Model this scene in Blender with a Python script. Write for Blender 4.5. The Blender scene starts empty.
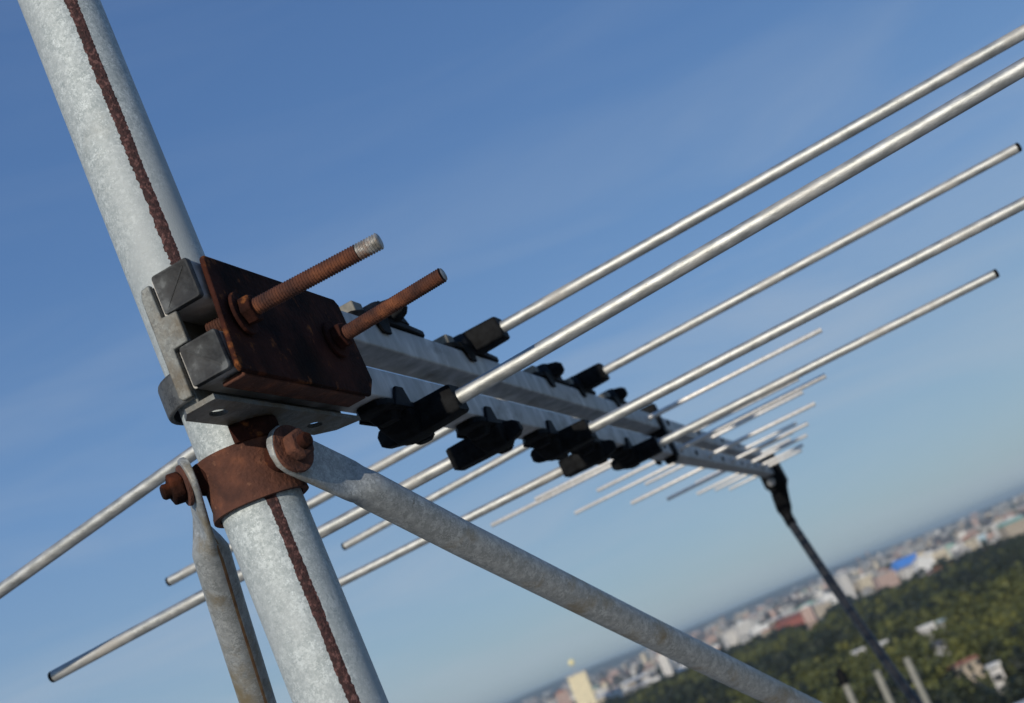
import bpy, math, random
import numpy as np
from mathutils import Vector, Matrix
random.seed(7); rng = np.random.default_rng(7)
sc = bpy.context.scene
R_ = math.radians

# ------------------------------------------------------------------ camera
FPX, W, H = 1250.0, 1024, 703
PITCH = math.atan(325 / FPX); ROLL = R_(22.6)
Fw = Vector((0, math.cos(PITCH), math.sin(PITCH)))
Rt = Vector((1, 0, 0)); Up = Vector((0, -math.sin(PITCH), math.cos(PITCH)))
CX = math.cos(ROLL) * Rt - math.sin(ROLL) * Up
CY = math.sin(ROLL) * Rt + math.cos(ROLL) * Up
cam_d = bpy.data.cameras.new('camera'); cam = bpy.data.objects.new('camera', cam_d)
sc.collection.objects.link(cam); sc.camera = cam
cam.matrix_world = Matrix(((CX.x, CY.x, -Fw.x, 0), (CX.y, CY.y, -Fw.y, 0), (CX.z, CY.z, -Fw.z, 0), (0, 0, 0, 1)))
cam_d.sensor_width = 36; cam_d.lens = FPX / W * 36
cam_d.clip_start = 0.02; cam_d.clip_end = 90000
cam_d.dof.use_dof = True; cam_d.dof.focus_distance = 0.665; cam_d.dof.aperture_fstop = cam_d.lens / 3.3

def ray(px, py):                       # world direction (camera depth 1) of a measured direction
    x = (px - W / 2) / FPX; y = -(py - H / 2) / FPX
    return CX * x + CY * y + Fw

# ------------------------------------------------------------------ light
SUN = Vector((-0.30, -0.915, 0.252)).normalized()
el = math.asin(SUN.z)
world = bpy.data.worlds.new('World'); sc.world = world; world.use_nodes = True
nt = world.node_tree; nt.nodes.clear()
def N(nt, t, **kw):
    n = nt.nodes.new(t)
    for k, v in kw.items():
        if hasattr(n, k): setattr(n, k, v)
    return n
sky = N(nt, 'ShaderNodeTexSky', sky_type='NISHITA', sun_disc=False)
sky.sun_elevation = el; sky.sun_rotation = math.atan2(SUN.x, SUN.y)
sky.altitude = 60; sky.air_density = 1.0; sky.dust_density = 0.25; sky.ozone_density = 3.4
tc = N(nt, 'ShaderNodeTexCoord'); mp = N(nt, 'ShaderNodeMapping'); mp.inputs['Scale'].default_value = (1.3, 2.0, 9)
mp.inputs['Rotation'].default_value = (0.1, 0.18, 0.5)
nz = N(nt, 'ShaderNodeTexNoise'); nz.inputs['Scale'].default_value = 1.7; nz.inputs['Detail'].default_value = 6; nz.inputs['Roughness'].default_value = .55
nz.inputs['Distortion'].default_value = .6
cr = N(nt, 'ShaderNodeValToRGB'); cr.color_ramp.elements[0].position = .42; cr.color_ramp.elements[1].position = .80
cr.color_ramp.elements[1].color = (.62, .62, .62, 1)
mx = N(nt, 'ShaderNodeMixRGB'); mx.inputs['Color2'].default_value = (5.2, 6.0, 7.0, 1)
bg = N(nt, 'ShaderNodeBackground'); bg.inputs['Strength'].default_value = 0.09
out = N(nt, 'ShaderNodeOutputWorld')
L = nt.links.new
L(tc.outputs['Generated'], mp.inputs['Vector']); L(mp.outputs[0], nz.inputs['Vector']); L(nz.outputs['Fac'], cr.inputs[0])
tint = N(nt, 'ShaderNodeMixRGB', blend_type='MULTIPLY'); tint.inputs['Fac'].default_value = 1; tint.inputs['Color2'].default_value = (1.06, 1.06, 1.14, 1)
L(sky.outputs[0], tint.inputs['Color1'])
# clear-air gradient from the horizon up, blended with the physical sky
sx = N(nt, 'ShaderNodeSeparateXYZ'); L(tc.outputs['Generated'], sx.inputs[0])
gr = N(nt, 'ShaderNodeValToRGB'); e = gr.color_ramp.elements
e[0].position = 0.0; e[0].color = (.30, .41, .485, 1); e[1].position = .62; e[1].color = (.070, .160, .375, 1)
for p_, c_ in ((.07, (.262, .39, .52, 1)), (.25, (.160, .300, .54, 1)), (.42, (.100, .215, .455, 1))):
    x_ = e.new(p_); x_.color = c_
L(sx.outputs[2], gr.inputs[0])
gs = N(nt, 'ShaderNodeMixRGB', blend_type='MULTIPLY'); gs.inputs['Fac'].default_value = 1; gs.inputs['Color2'].default_value = (12, 12, 12, 1); L(gr.outputs[0], gs.inputs['Color1'])
gm_ = N(nt, 'ShaderNodeMixRGB'); gm_.inputs['Fac'].default_value = .78; L(tint.outputs[0], gm_.inputs['Color1']); L(gs.outputs[0], gm_.inputs['Color2'])
lowc = N(nt, 'ShaderNodeMapRange'); lowc.inputs['From Min'].default_value = .42; lowc.inputs['From Max'].default_value = .12; lowc.inputs['To Min'].default_value = .12
L(sx.outputs[2], lowc.inputs[0]); cm = N(nt, 'ShaderNodeMath', operation='MULTIPLY'); L(cr.outputs[0], cm.inputs[0]); L(lowc.outputs[0], cm.inputs[1]); L(cm.outputs[0], mx.inputs['Fac']); L(gm_.outputs[0], mx.inputs['Color1']); L(mx.outputs[0], bg.inputs['Color']); L(bg.outputs[0], out.inputs[0])
sd = bpy.data.lights.new('sun', 'SUN'); sd.energy = 3.6; sd.angle = R_(.53); sd.color = (1, .92, .81)
so = bpy.data.objects.new('sun', sd); sc.collection.objects.link(so)
so.rotation_euler = SUN.to_track_quat('Z', 'Y').to_euler()
sc.view_settings.view_transform = 'Standard'; sc.view_settings.look = 'None'
sc.view_settings.exposure = -0.1; sc.view_settings.gamma = 1

# ------------------------------------------------------------------ materials
MATS = {}
def mat(name, base, rough=.5, metal=0., col2=None, col3=None, scale=50, stretch=(1, 1, 1), bump=0., bscale=None, detail=5, pos=(.35, .65), rvar=0., vor=0.):
    m = bpy.data.materials.new(name); m.use_nodes = True; t = m.node_tree; b = t.nodes['Principled BSDF']
    b.inputs['Base Color'].default_value = (*base, 1); b.inputs['Roughness'].default_value = rough; b.inputs['Metallic'].default_value = metal
    c = N(t, 'ShaderNodeTexCoord'); mpp = N(t, 'ShaderNodeMapping'); mpp.inputs['Scale'].default_value = stretch
    t.links.new(c.outputs['Object'], mpp.inputs[0])
    n = N(t, 'ShaderNodeTexNoise'); n.inputs['Scale'].default_value = scale; n.inputs['Detail'].default_value = detail
    t.links.new(mpp.outputs[0], n.inputs['Vector'])
    src = n.outputs['Fac']
    if vor:
        v = N(t, 'ShaderNodeTexVoronoi'); v.inputs['Scale'].default_value = vor; v.feature = 'F1'
        dn = N(t, 'ShaderNodeTexNoise'); dn.inputs['Scale'].default_value = vor * 1.3
        ad = N(t, 'ShaderNodeMixRGB'); ad.inputs['Fac'].default_value = .012
        t.links.new(mpp.outputs[0], ad.inputs['Color1']); t.links.new(mpp.outputs[0], dn.inputs['Vector']); t.links.new(dn.outputs['Color'], ad.inputs['Color2'])
        t.links.new(ad.outputs[0], v.inputs['Vector'])
        sp = N(t, 'ShaderNodeSeparateColor'); t.links.new(v.outputs['Color'], sp.inputs[0])
        mm = N(t, 'ShaderNodeMath', operation='MULTIPLY_ADD'); mm.inputs[1].default_value = .38
        m2 = N(t, 'ShaderNodeMath', operation='MULTIPLY'); m2.inputs[1].default_value = .62
        t.links.new(n.outputs['Fac'], m2.inputs[0]); t.links.new(sp.outputs[0], mm.inputs[0]); t.links.new(m2.outputs[0], mm.inputs[2]); src = mm.outputs[0]
    if col2:
        r = N(t, 'ShaderNodeValToRGB'); e = r.color_ramp.elements
        e[0].position = pos[0]; e[1].position = pos[1]; e[0].color = (*base, 1); e[1].color = (*col2, 1)
        if col3:
            x = e.new((pos[0] + pos[1]) / 2 + .12 * (pos[1] - pos[0])); x.color = (*col3, 1)
        t.links.new(src, r.inputs[0]); t.links.new(r.outputs[0], b.inputs['Base Color'])
    if rvar:
        rr = N(t, 'ShaderNodeMapRange'); rr.inputs['To Min'].default_value = rough - rvar; rr.inputs['To Max'].default_value = rough + rvar
        t.links.new(src, rr.inputs[0]); t.links.new(rr.outputs[0], b.inputs['Roughness'])
    if bump:
        n2 = N(t, 'ShaderNodeTexNoise'); n2.inputs['Scale'].default_value = bscale or scale * 3; n2.inputs['Detail'].default_value = 6
        t.links.new(mpp.outputs[0], n2.inputs['Vector'])
        bp = N(t, 'ShaderNodeBump'); bp.inputs['Strength'].default_value = bump; bp.inputs['Distance'].default_value = .001
        t.links.new(n2.outputs['Fac'], bp.inputs['Height']); t.links.new(bp.outputs[0], b.inputs['Normal'])
    MATS[name] = m; return m
def stain_or_shade(m, colr, scale, lo, hi, stretch=(1, 1, 1), off=(0, 0, 0)):
    """irregular patches of rust, dirt or painted shade mixed over the colour a material already has"""
    t = m.node_tree; b = t.nodes['Principled BSDF']
    c = N(t, 'ShaderNodeTexCoord'); mpp = N(t, 'ShaderNodeMapping'); mpp.inputs['Scale'].default_value = stretch; mpp.inputs['Location'].default_value = off
    n = N(t, 'ShaderNodeTexNoise'); n.inputs['Scale'].default_value = scale; n.inputs['Detail'].default_value = 7; n.inputs['Roughness'].default_value = .65
    r = N(t, 'ShaderNodeMapRange'); r.inputs['From Min'].default_value = lo; r.inputs['From Max'].default_value = hi
    mxx = N(t, 'ShaderNodeMixRGB'); mxx.inputs['Color2'].default_value = (*colr, 1)
    t.links.new(c.outputs['Object'], mpp.inputs[0]); t.links.new(mpp.outputs[0], n.inputs['Vector']); t.links.new(n.outputs['Fac'], r.inputs[0]); t.links.new(r.outputs[0], mxx.inputs['Fac'])
    if b.inputs['Base Color'].links:
        s = b.inputs['Base Color'].links[0].from_socket; t.links.new(s, mxx.inputs['Color1'])
    else: mxx.inputs['Color1'].default_value = b.inputs['Base Color'].default_value
    t.links.new(mxx.outputs[0], b.inputs['Base Color'])
    mr = N(t, 'ShaderNodeMath', operation='MULTIPLY'); mr.inputs[1].default_value = -1
    md = N(t, 'ShaderNodeMath', operation='MULTIPLY_ADD'); md.inputs[1].default_value = -b.inputs['Metallic'].default_value; md.inputs[2].default_value = b.inputs['Metallic'].default_value
    t.links.new(r.outputs[0], md.inputs[0]); t.links.new(md.outputs[0], b.inputs['Metallic'])

galv = mat('galvanised_steel', (.25, .29, .29), .60, .12, (.56, .61, .60), (.41, .45, .445), scale=420, vor=420, bump=.2, bscale=1500, pos=(.25, .75), rvar=.08)
stain_or_shade(galv, (.30, .31, .28), 28, .60, .9)
stain_or_shade(galv, (.12, .13, .13), 700, .68, .76)
stain_or_shade(galv, (.34, .37, .37), 11, .44, .62, (1, 1, .6))
galv_br = mat('weathered_brace_steel', (.22, .235, .23), .55, .25, (.44, .46, .45), (.33, .345, .34), scale=240, vor=380, bump=.12, bscale=900, pos=(.25, .75))
stain_or_shade(galv_br, (.22, .18, .11), 26, .54, .70)
stain_or_shade(galv_br, (.14, .14, .13), 160, .64, .72)
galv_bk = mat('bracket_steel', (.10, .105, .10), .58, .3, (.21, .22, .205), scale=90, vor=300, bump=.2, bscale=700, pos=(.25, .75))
stain_or_shade(galv_bk, (.10, .075, .04), 40, .42, .62)  # brown patches paint the flange underside's shade into the steel colour
bare = mat('bare_steel', (.35, .34, .32), .45, .7, (.5, .5, .48), scale=300, bump=.2)
rust = mat('rust', (.045, .016, .010), .9, 0, (.17, .060, .028), (.095, .034, .019), scale=90, bump=.9, bscale=500, detail=9, pos=(.3, .72))
stain_or_shade(rust, (.24, .11, .06), 260, .60, .78)
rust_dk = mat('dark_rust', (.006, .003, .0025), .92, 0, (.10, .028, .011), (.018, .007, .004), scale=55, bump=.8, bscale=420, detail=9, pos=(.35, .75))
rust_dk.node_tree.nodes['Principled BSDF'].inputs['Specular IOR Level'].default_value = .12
stain_or_shade(rust_dk, (.055, .018, .012), 20, .46, .66)
stain_or_shade(rust_dk, (.20, .07, .022), 85, .60, .70)
seam_m = mat('rusted_weld', (.028, .012, .011), .85, 0, (.15, .07, .06), (.055, .021, .018), scale=420, bump=1, bscale=900, detail=9)
alu = mat('aluminium_boom', (.29, .285, .265), .6, .3, (.60, .59, .565), (.45, .44, .42), scale=70, stretch=(1, 1, .35), bump=.25, bscale=420, pos=(.3, .7), rvar=.08)
stain_or_shade(alu, (.13, .115, .09), 38, .55, .78, (1, .5, 1))
rodm = mat('aluminium_rod', (.36, .37, .35), .56, .82, (.55, .555, .53), scale=260, stretch=(.35, 1, 1), bump=.14, bscale=900, rvar=.09)
stain_or_shade(rodm, (.26, .24, .20), 500, .62, .76, (.7, 1, 1))
stain_or_shade(rodm, (.38, .36, .32), 30, .5, .75, (.6, 1, 1))
blk = mat('black_plastic', (.004, .0042, .0048), .6, 0, (.011, .012, .013), scale=150, bump=.15, bscale=500)
blk.node_tree.nodes['Principled BSDF'].inputs['Specular IOR Level'].default_value = .06
capm = mat('dusty_rubber', (.012, .013, .014), .7, 0, (.10, .107, .107), (.034, .037, .038), scale=120, bump=.45, bscale=300, pos=(.42, .64))
cablem = mat('cable_sheath', (.012, .012, .012), .45, 0, (.03, .03, .028), scale=80, bump=.1)
thinm = mat('aluminium_thin_rod', (.62, .60, .55), .52, .6, (.78, .76, .71), scale=200)
insert_m = mat('foot_insert_plastic', (.13, .125, .105), .7, 0, (.20, .19, .16), scale=200)
hole_m = mat('dark_hollow', (.01, .01, .01), .9)
def tip_blend(m2):
    m = mat('threaded_rod_rust', (.035, .012, .008), .85, 0, (.19, .064, .024), (.10, .032, .014), scale=110, bump=.6, bscale=700, detail=9, pos=(.3, .7))
    return m
bolt_m = tip_blend(None)
streak_m = mat('rust_run', (.24, .15, .07), .8, 0, (.16, .075, .03), scale=180, bump=.3)
strap_m = mat('dull_strap', (.045, .048, .05), .6, .3, (.10, .105, .105), scale=90, vor=300)
tip_m = mat('worn_thread', (.20, .19, .17), .55, .5, (.42, .41, .38), scale=300, bump=.3)
stain_or_shade(tip_m, (.20, .09, .04), 120, .48, .62)

# ------------------------------------------------------------------ rig frame (e: across, b: along the booms, u: along the mast), millimetres
def cam2w(v): return CX * v[0] + CY * (-v[1]) + Fw * v[2]
def pr(px, py): return np.array([px - W / 2, py - H / 2, FPX]) / FPX
bc = pr(909, 500); bc /= np.linalg.norm(bc)
nc = np.cross(pr(59, 0), pr(341, 703)); nc /= np.linalg.norm(nc)
uc = np.cross(nc, bc); uc /= np.linalg.norm(uc); uc *= -np.sign(uc[1])
ec = np.cross(uc, bc); ec *= np.sign(ec[0])
Ew, Bw, Uw = cam2w(ec), cam2w(bc), cam2w(uc)
Ow = cam2w(pr(200, 351.5) * .654)
RIG = Matrix(((Ew.x, Bw.x, Uw.x), (Ew.y, Bw.y, Uw.y), (Ew.z, Bw.z, Uw.z)))
def rig2w(p): return Ow + RIG @ (Vector(p) / 1000)
def w2rig(p): return (RIG.transposed() @ (Vector(p) - Ow)) * 1000
def at_depth(px, py, z): return ray(px, py) * z          # metres in front of the camera
BASE = {}
COL = sc.collection
def setp(o, label=None, cat=None, group=None, kind=None):
    for k, v in (('label', label), ('category', cat), ('group', group), ('kind', kind)):
        if v: o[k] = v
    return o
def thing(name, base, label, cat, group=None):
    o = bpy.data.objects.new(name, None); COL.objects.link(o); o.empty_display_size = .02
    o.matrix_world = Matrix.Translation(rig2w(base)) @ RIG.to_4x4(); BASE[o.name] = Vector(base)
    return setp(o, label, cat, group)
def wthing(name, loc, label, cat, group=None):
    o = bpy.data.objects.new(name, None); COL.objects.link(o); o.location = loc; o.empty_display_size = 1
    return setp(o, label, cat, group)

class MB:
    def __init__(s): s.v = []; s.f = []
    def add(s, vs, fs):
        k = len(s.v); s.v += [tuple(v) for v in vs]; s.f += [tuple(i + k for i in f) for f in fs]; return s
    def box(s, x0, x1, y0, y1, z0, z1):
        return s.add([(x0, y0, z0), (x1, y0, z0), (x1, y1, z0), (x0, y1, z0), (x0, y0, z1), (x1, y0, z1), (x1, y1, z1), (x0, y1, z1)],
                     [(0, 3, 2, 1), (4, 5, 6, 7), (0, 1, 5, 4), (1, 2, 6, 5), (2, 3, 7, 6), (3, 0, 4, 7)])
    def prism(s, poly, z0, z1):
        n = len(poly); vs = [(x, y, z0) for x, y in poly] + [(x, y, z1) for x, y in poly]
        return s.add(vs, [tuple(range(n))[::-1], tuple(range(n, 2 * n))] + [(i, (i + 1) % n, n + (i + 1) % n, n + i) for i in range(n)])
    def loft(s, rings, cap=True):
        n = len(rings[0]); vs = [p for r in rings for p in r]; fs = []
        for j in range(len(rings) - 1):
            for i in range(n): fs.append((j * n + i, j * n + (i + 1) % n, (j + 1) * n + (i + 1) % n, (j + 1) * n + i))
        if cap: fs += [tuple(range(n))[::-1], tuple(range((len(rings) - 1) * n, len(rings) * n))]
        return s.add(vs, fs)
    def tube(s, pts, rad, n=24, cap=True):
        pts = [Vector(p) for p in pts]; rings = []; ref = None
        for i, p in enumerate(pts):
            d = (pts[min(i + 1, len(pts) - 1)] - pts[max(i - 1, 0)]).normalized()
            if ref is None: ref = d.orthogonal().normalized()
            ref = (ref - d * ref.dot(d)).normalized(); q = d.cross(ref)
            r = rad[i] if isinstance(rad, (list, tuple)) else rad
            rings.append([p + (ref * math.cos(a) + q * math.sin(a)) * r for a in [2 * math.pi * k / n for k in range(n)]])
        return s.loft(rings, cap)
    def build(s, name, m, parent=None, bevel=0, seg=2, smooth=True, scale=None, weld=False):
        """bevel in metres"""
        me = bpy.data.meshes.new(name)
        if parent is not None and parent.name in BASE: bb = BASE[parent.name]
        elif parent is not None and parent.parent is not None and parent.parent.name in BASE: bb = BASE[parent.parent.name]
        else: bb = None
        if bb is not None: vs = [((x - bb.x) / 1000, (y - bb.y) / 1000, (z - bb.z) / 1000) for x, y, z in s.v]
        else: vs = s.v
        me.from_pydata(vs, [], s.f); me.update()
        me.materials.append(m)
        import bmesh
        b = bmesh.new(); b.from_mesh(me); bmesh.ops.recalc_face_normals(b, faces=b.faces); b.to_mesh(me); b.free()
        if smooth:
            me.polygons.foreach_set('use_smooth', [True] * len(me.polygons))
        o = bpy.data.objects.new(name, me); COL.objects.link(o)
        if parent is not None: o.parent = parent
        if bevel:
            md = o.modifiers.new('bevel', 'BEVEL'); md.width = bevel; md.segments = seg; md.limit_method = 'ANGLE'; md.angle_limit = R_(30)
        if smooth:
            try: me.set_sharp_from_angle(angle=R_(38))
            except Exception: pass
        return o

def rrect(w, h, r, k=4):
    pts = []
    for cx, cy, a0 in ((w - r, h - r, 0), (-w + r, h - r, 90), (-w + r, -h + r, 180), (w - r, -h + r, 270)):
        for i in range(k + 1):
            a = R_(a0 + 90 * i / k); pts.append((cx + r * math.cos(a), cy + r * math.sin(a)))
    return pts
def circ(r, n=24): return [(r * math.cos(2 * math.pi * i / n), r * math.sin(2 * math.pi * i / n)) for i in range(n)]
def frame_ring(poly, c, ax, ay): c, ax, ay = Vector(c), Vector(ax), Vector(ay); return [c + ax * x + ay * y for x, y in poly]
def axial(poly, c, axis, t0, t1, mb):
    a = Vector(axis).normalized(); x = a.orthogonal().normalized() if abs(a.z) > .9 else a.cross(Vector((0, 0, 1))).normalized(); y = a.cross(x)
    c = Vector(c); return mb.loft([frame_ring(poly, c + a * t0, x, y), frame_ring(poly, c + a * t1, x, y)])
def lathe(c, axis, prof, mb, n=24):
    a = Vector(axis).normalized(); x = a.cross(Vector((0, 0, 1))).normalized(); y = a.cross(x); c = Vector(c)
    return mb.loft([frame_ring(circ(r, n), c + a * t, x, y) for t, r in prof])
HEX = lambda r, o=0: [(r * math.cos(R_(60 * i + o)), r * math.sin(R_(60 * i + o))) for i in range(6)]

# ------------------------------------------------------------------ ground, city and haze live in "setting" below; first the host building
GZ = -46.0
def hpt(px, py, z=GZ):                       # where the line of sight meets the plain
    d = ray(px, py); return d * (z / d.z)
def azd(px, dist):                            # point on the plain at a bearing (bearing of the horizon at px) and distance
    d = ray(px, 490 + (1024 - px) * .4167); v = Vector((d.x, d.y, 0)).normalized(); return v * dist

# ground: one sheet to the horizon
gm = mat('plain_ground', (.035, .048, .018), .95, 0, (.13, .12, .085), (.07, .075, .035), scale=.004, detail=9, pos=(.42, .62))
stain_or_shade(gm, (.05, .07, .02), .02, .5, .6)
n = 96; vs = [(0, 0, GZ)]; fs = []
radii = [60, 200, 600, 2000, 6000, 18000, 60000]
for r in radii:
    for i in range(n):
        a = 2 * math.pi * i / n; vs.append((r * math.cos(a), r * math.sin(a), GZ))
for i in range(n): fs.append((0, 1 + i, 1 + (i + 1) % n))
for j in range(len(radii) - 1):
    for i in range(n): a = 1 + j * n; fs.append((a + i, a + n + i, a + n + (i + 1) % n, a + (i + 1) % n))
g = MB(); g.add(vs, fs); go = g.build('ground', gm, smooth=False); setp(go, kind='structure')

# low ridge of land at the far edge of the plain
hm = mat('ridge_land', (.05, .065, .045), .95, 0, (.14, .14, .11), scale=.002, detail=6)
mb = MB(); rows = []
for j, (dd, hh) in enumerate(((9000, 0), (11500, 50), (14000, 95), (18000, 40), (21000, 0))):
    row = []
    for i in range(81):
        a = R_(20 + 140 * i / 80)
        hgt = hh * (.55 + .3 * math.sin(i * .31 + j) + .2 * math.sin(i * .83 + 2 * j)) if hh else 0
        row.append((dd * math.cos(a), dd * math.sin(a), GZ - 1 + max(0, hgt)))
    rows.append(row)
mb.add([p for r in rows for p in r], [(j * 81 + i, j * 81 + i + 1, (j + 1) * 81 + i + 1, (j + 1) * 81 + i) for j in range(4) for i in range(80)])
o = mb.build('hills', hm); setp(o, kind='structure')

# ------------------------------------------------------------------ mast
MR = 21.2
mast = thing('steel_mast', (0, 0, -1790), 'upright galvanised steel pole with a dark rusty weld seam, carrying the aerial', 'mast')
mb = MB(); mb.tube([(0, 0, z) for z in (-1790, -900, -300, 0, 300, 900)], MR, 64); mb.build('pole', galv, mast)
# weld seam: a ragged raised bead on the side towards the viewer
sa = math.atan2(-.896, .445) + R_(16)
for z0, z1, wd in ((-1785, -86, 3.7), (-45, 898, 4.2)):
    mb = MB(); rows = []; z = z0
    while z <= z1:
        near = -330 < z < 420
        w1 = wd * (1 + .14 * random.uniform(-1, 1) + .05 * math.sin(z * .13) + .05 * math.sin(z * .61)); w2 = wd * (1 + .07 * random.uniform(-1, 1) + .05 * math.sin(z * .09 + 2)); hgt = .14 + .14 * random.random(); row = []
        for t, h in ((-1, -.25), (-.6, hgt * .8), (0, hgt), (.6, hgt * .8), (1, -.25)):
            off = t * (w1 if t < 0 else w2) / MR
            hh = MR + h + (random.uniform(-.09, .09) if abs(t) < 1 else 0)
            row.append((hh * math.cos(sa + off), hh * math.sin(sa + off), z))
        rows.append(row); z += 1.1 if near else 12
    mb.add([p for r in rows for p in r], [(j * 5 + i, j * 5 + i + 1, (j + 1) * 5 + i + 1, (j + 1) * 5 + i) for j in range(len(rows) - 1) for i in range(4)])
    mb.build('weld_seam', seam_m, mast)
mb = MB(); mb.prism([(-90 * math.cos(a) , -90 * math.sin(a)) for a in [2 * math.pi * i / 32 for i in range(32)]], -1796, -1788); mb.build('base_flange', galv, mast, .001)

# ------------------------------------------------------------------ log periodic antenna
ant = thing('log_periodic_antenna', (35, 0, -11), 'long twin-boom aluminium aerial with many cross rods in black plastic clips, clamped to the pole', 'antenna')
B0, B1 = -66, 2400
for u0, u1 in ((-3, 18), (-40.5, -20)):
    prof = rrect(11, 10.3, 1.6, 3); cu = (u0 + u1) / 2
    mb = MB(); rs = []
    for bb in (B0, 0, 300, 800, 1500, B1): rs.append([(34 + x, bb, cu + y) for x, y in prof])
    mb.loft(rs); bo = mb.build('boom', alu, ant)
    mb = MB(); p2 = rrect(10.4, 10.4, 1.7, 4); p3 = rrect(10.0, 10.0, 1.5, 4); p4 = rrect(9.0, 9.0, 1.2, 4); p5 = rrect(8.6, 8.6, 1.1, 4)
    mb.loft([[(35 + x, bb, cu + y) for x, y in p] for bb, p in ((B0 + .2, p2), (B0 - 2.4, p2), (B0 - 3.2, p3), (B0 - 3.2, p4), (B0 - 2.9, p5))])
    mb.build('end_cap', capm, bo)
    # moulding ribs of the cap in an x
    for sg in (-1, 1):
        mb = MB()
        mb.add([(35 - 7, B0 - 3.25, cu - 7 * sg - .5), (35 - 7, B0 - 3.25, cu - 7 * sg + .5), (35 + 7, B0 - 3.25, cu + 7 * sg + .5), (35 + 7, B0 - 3.25, cu + 7 * sg - .5),
                (35 - 7, B0 - 2, cu - 7 * sg - .9), (35 - 7, B0 - 2, cu - 7 * sg + .9), (35 + 7, B0 - 2, cu + 7 * sg + .9), (35 + 7, B0 - 2, cu + 7 * sg - .9)],
               [(0, 1, 2, 3), (0, 4, 5, 1), (1, 5, 6, 2), (2, 6, 7, 3), (3, 7, 4, 0)])
        if (cu > 0) == (sg > 0): mb.build('cap_rib', capm, bo)
    mb = MB(); mb.loft([[(35 + x, bb, cu + y) for x, y in p] for bb, p in ((B1 - .2, p2), (B1 + 2.4, p2), (B1 + 3.2, p4))]); mb.build('end_cap', blk, bo)

def nd_line(p, q):                      # plane through the lens and a measured line, in rig axes
    nn = np.cross(pr(*p), pr(*q)); nn /= np.linalg.norm(nn)
    v = Vector((float(nn @ ec), float(nn @ bc), float(nn @ uc))); return v
CAMR = w2rig((0, 0, 0))
def fitrod(p, q, u0, b_hint=None):
    """base on the boom axis, direction nearly square to the boom"""
    nn = nd_line(p, q); x0 = Vector((35, 0, u0)) - CAMR
    bb = -(nn.dot(x0)) / nn.y
    d = Vector((1, 0, 0)) - nn * nn.x; d.normalize()
    base = Vector((35, bb, u0)); s = []
    for pp in (p, q):
        v = ray(*pp); dd = Vector((v.dot(Ew), v.dot(Bw), v.dot(Uw)))
        A = np.array([list(d), list(-dd)]).T; sol = np.linalg.lstsq(A, np.array(-(base - CAMR)), rcond=None)[0]; s.append(float(sol[0]))
    return base, d, s
def rod(base, d, s0, s1, r, cap=True):
    mb = MB(); a, b = base + d * s0, base + d * s1; L_ = (b - a).length; t = (b - a).normalized()
    lathe(a, t, [(0, r * .97), (L_ - .8, r), (L_ - .1, r * .88), (L_ - .1, r * .62), (L_ - 14, r * .62)], mb, 28 if r > 4 else 16)
    o = mb.build('rod', rodm if r > 4 else thinm, ant)
    if r > 4:
        mb = MB(); lathe(b - t * 3, t, [(0, r * .6), (2.8, r * .6), (3.0, r * .98), (5.4, r * .96), (6.2, r * .7)], mb, 20); mb.build('end_plug', blk, o)
    return o
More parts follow.
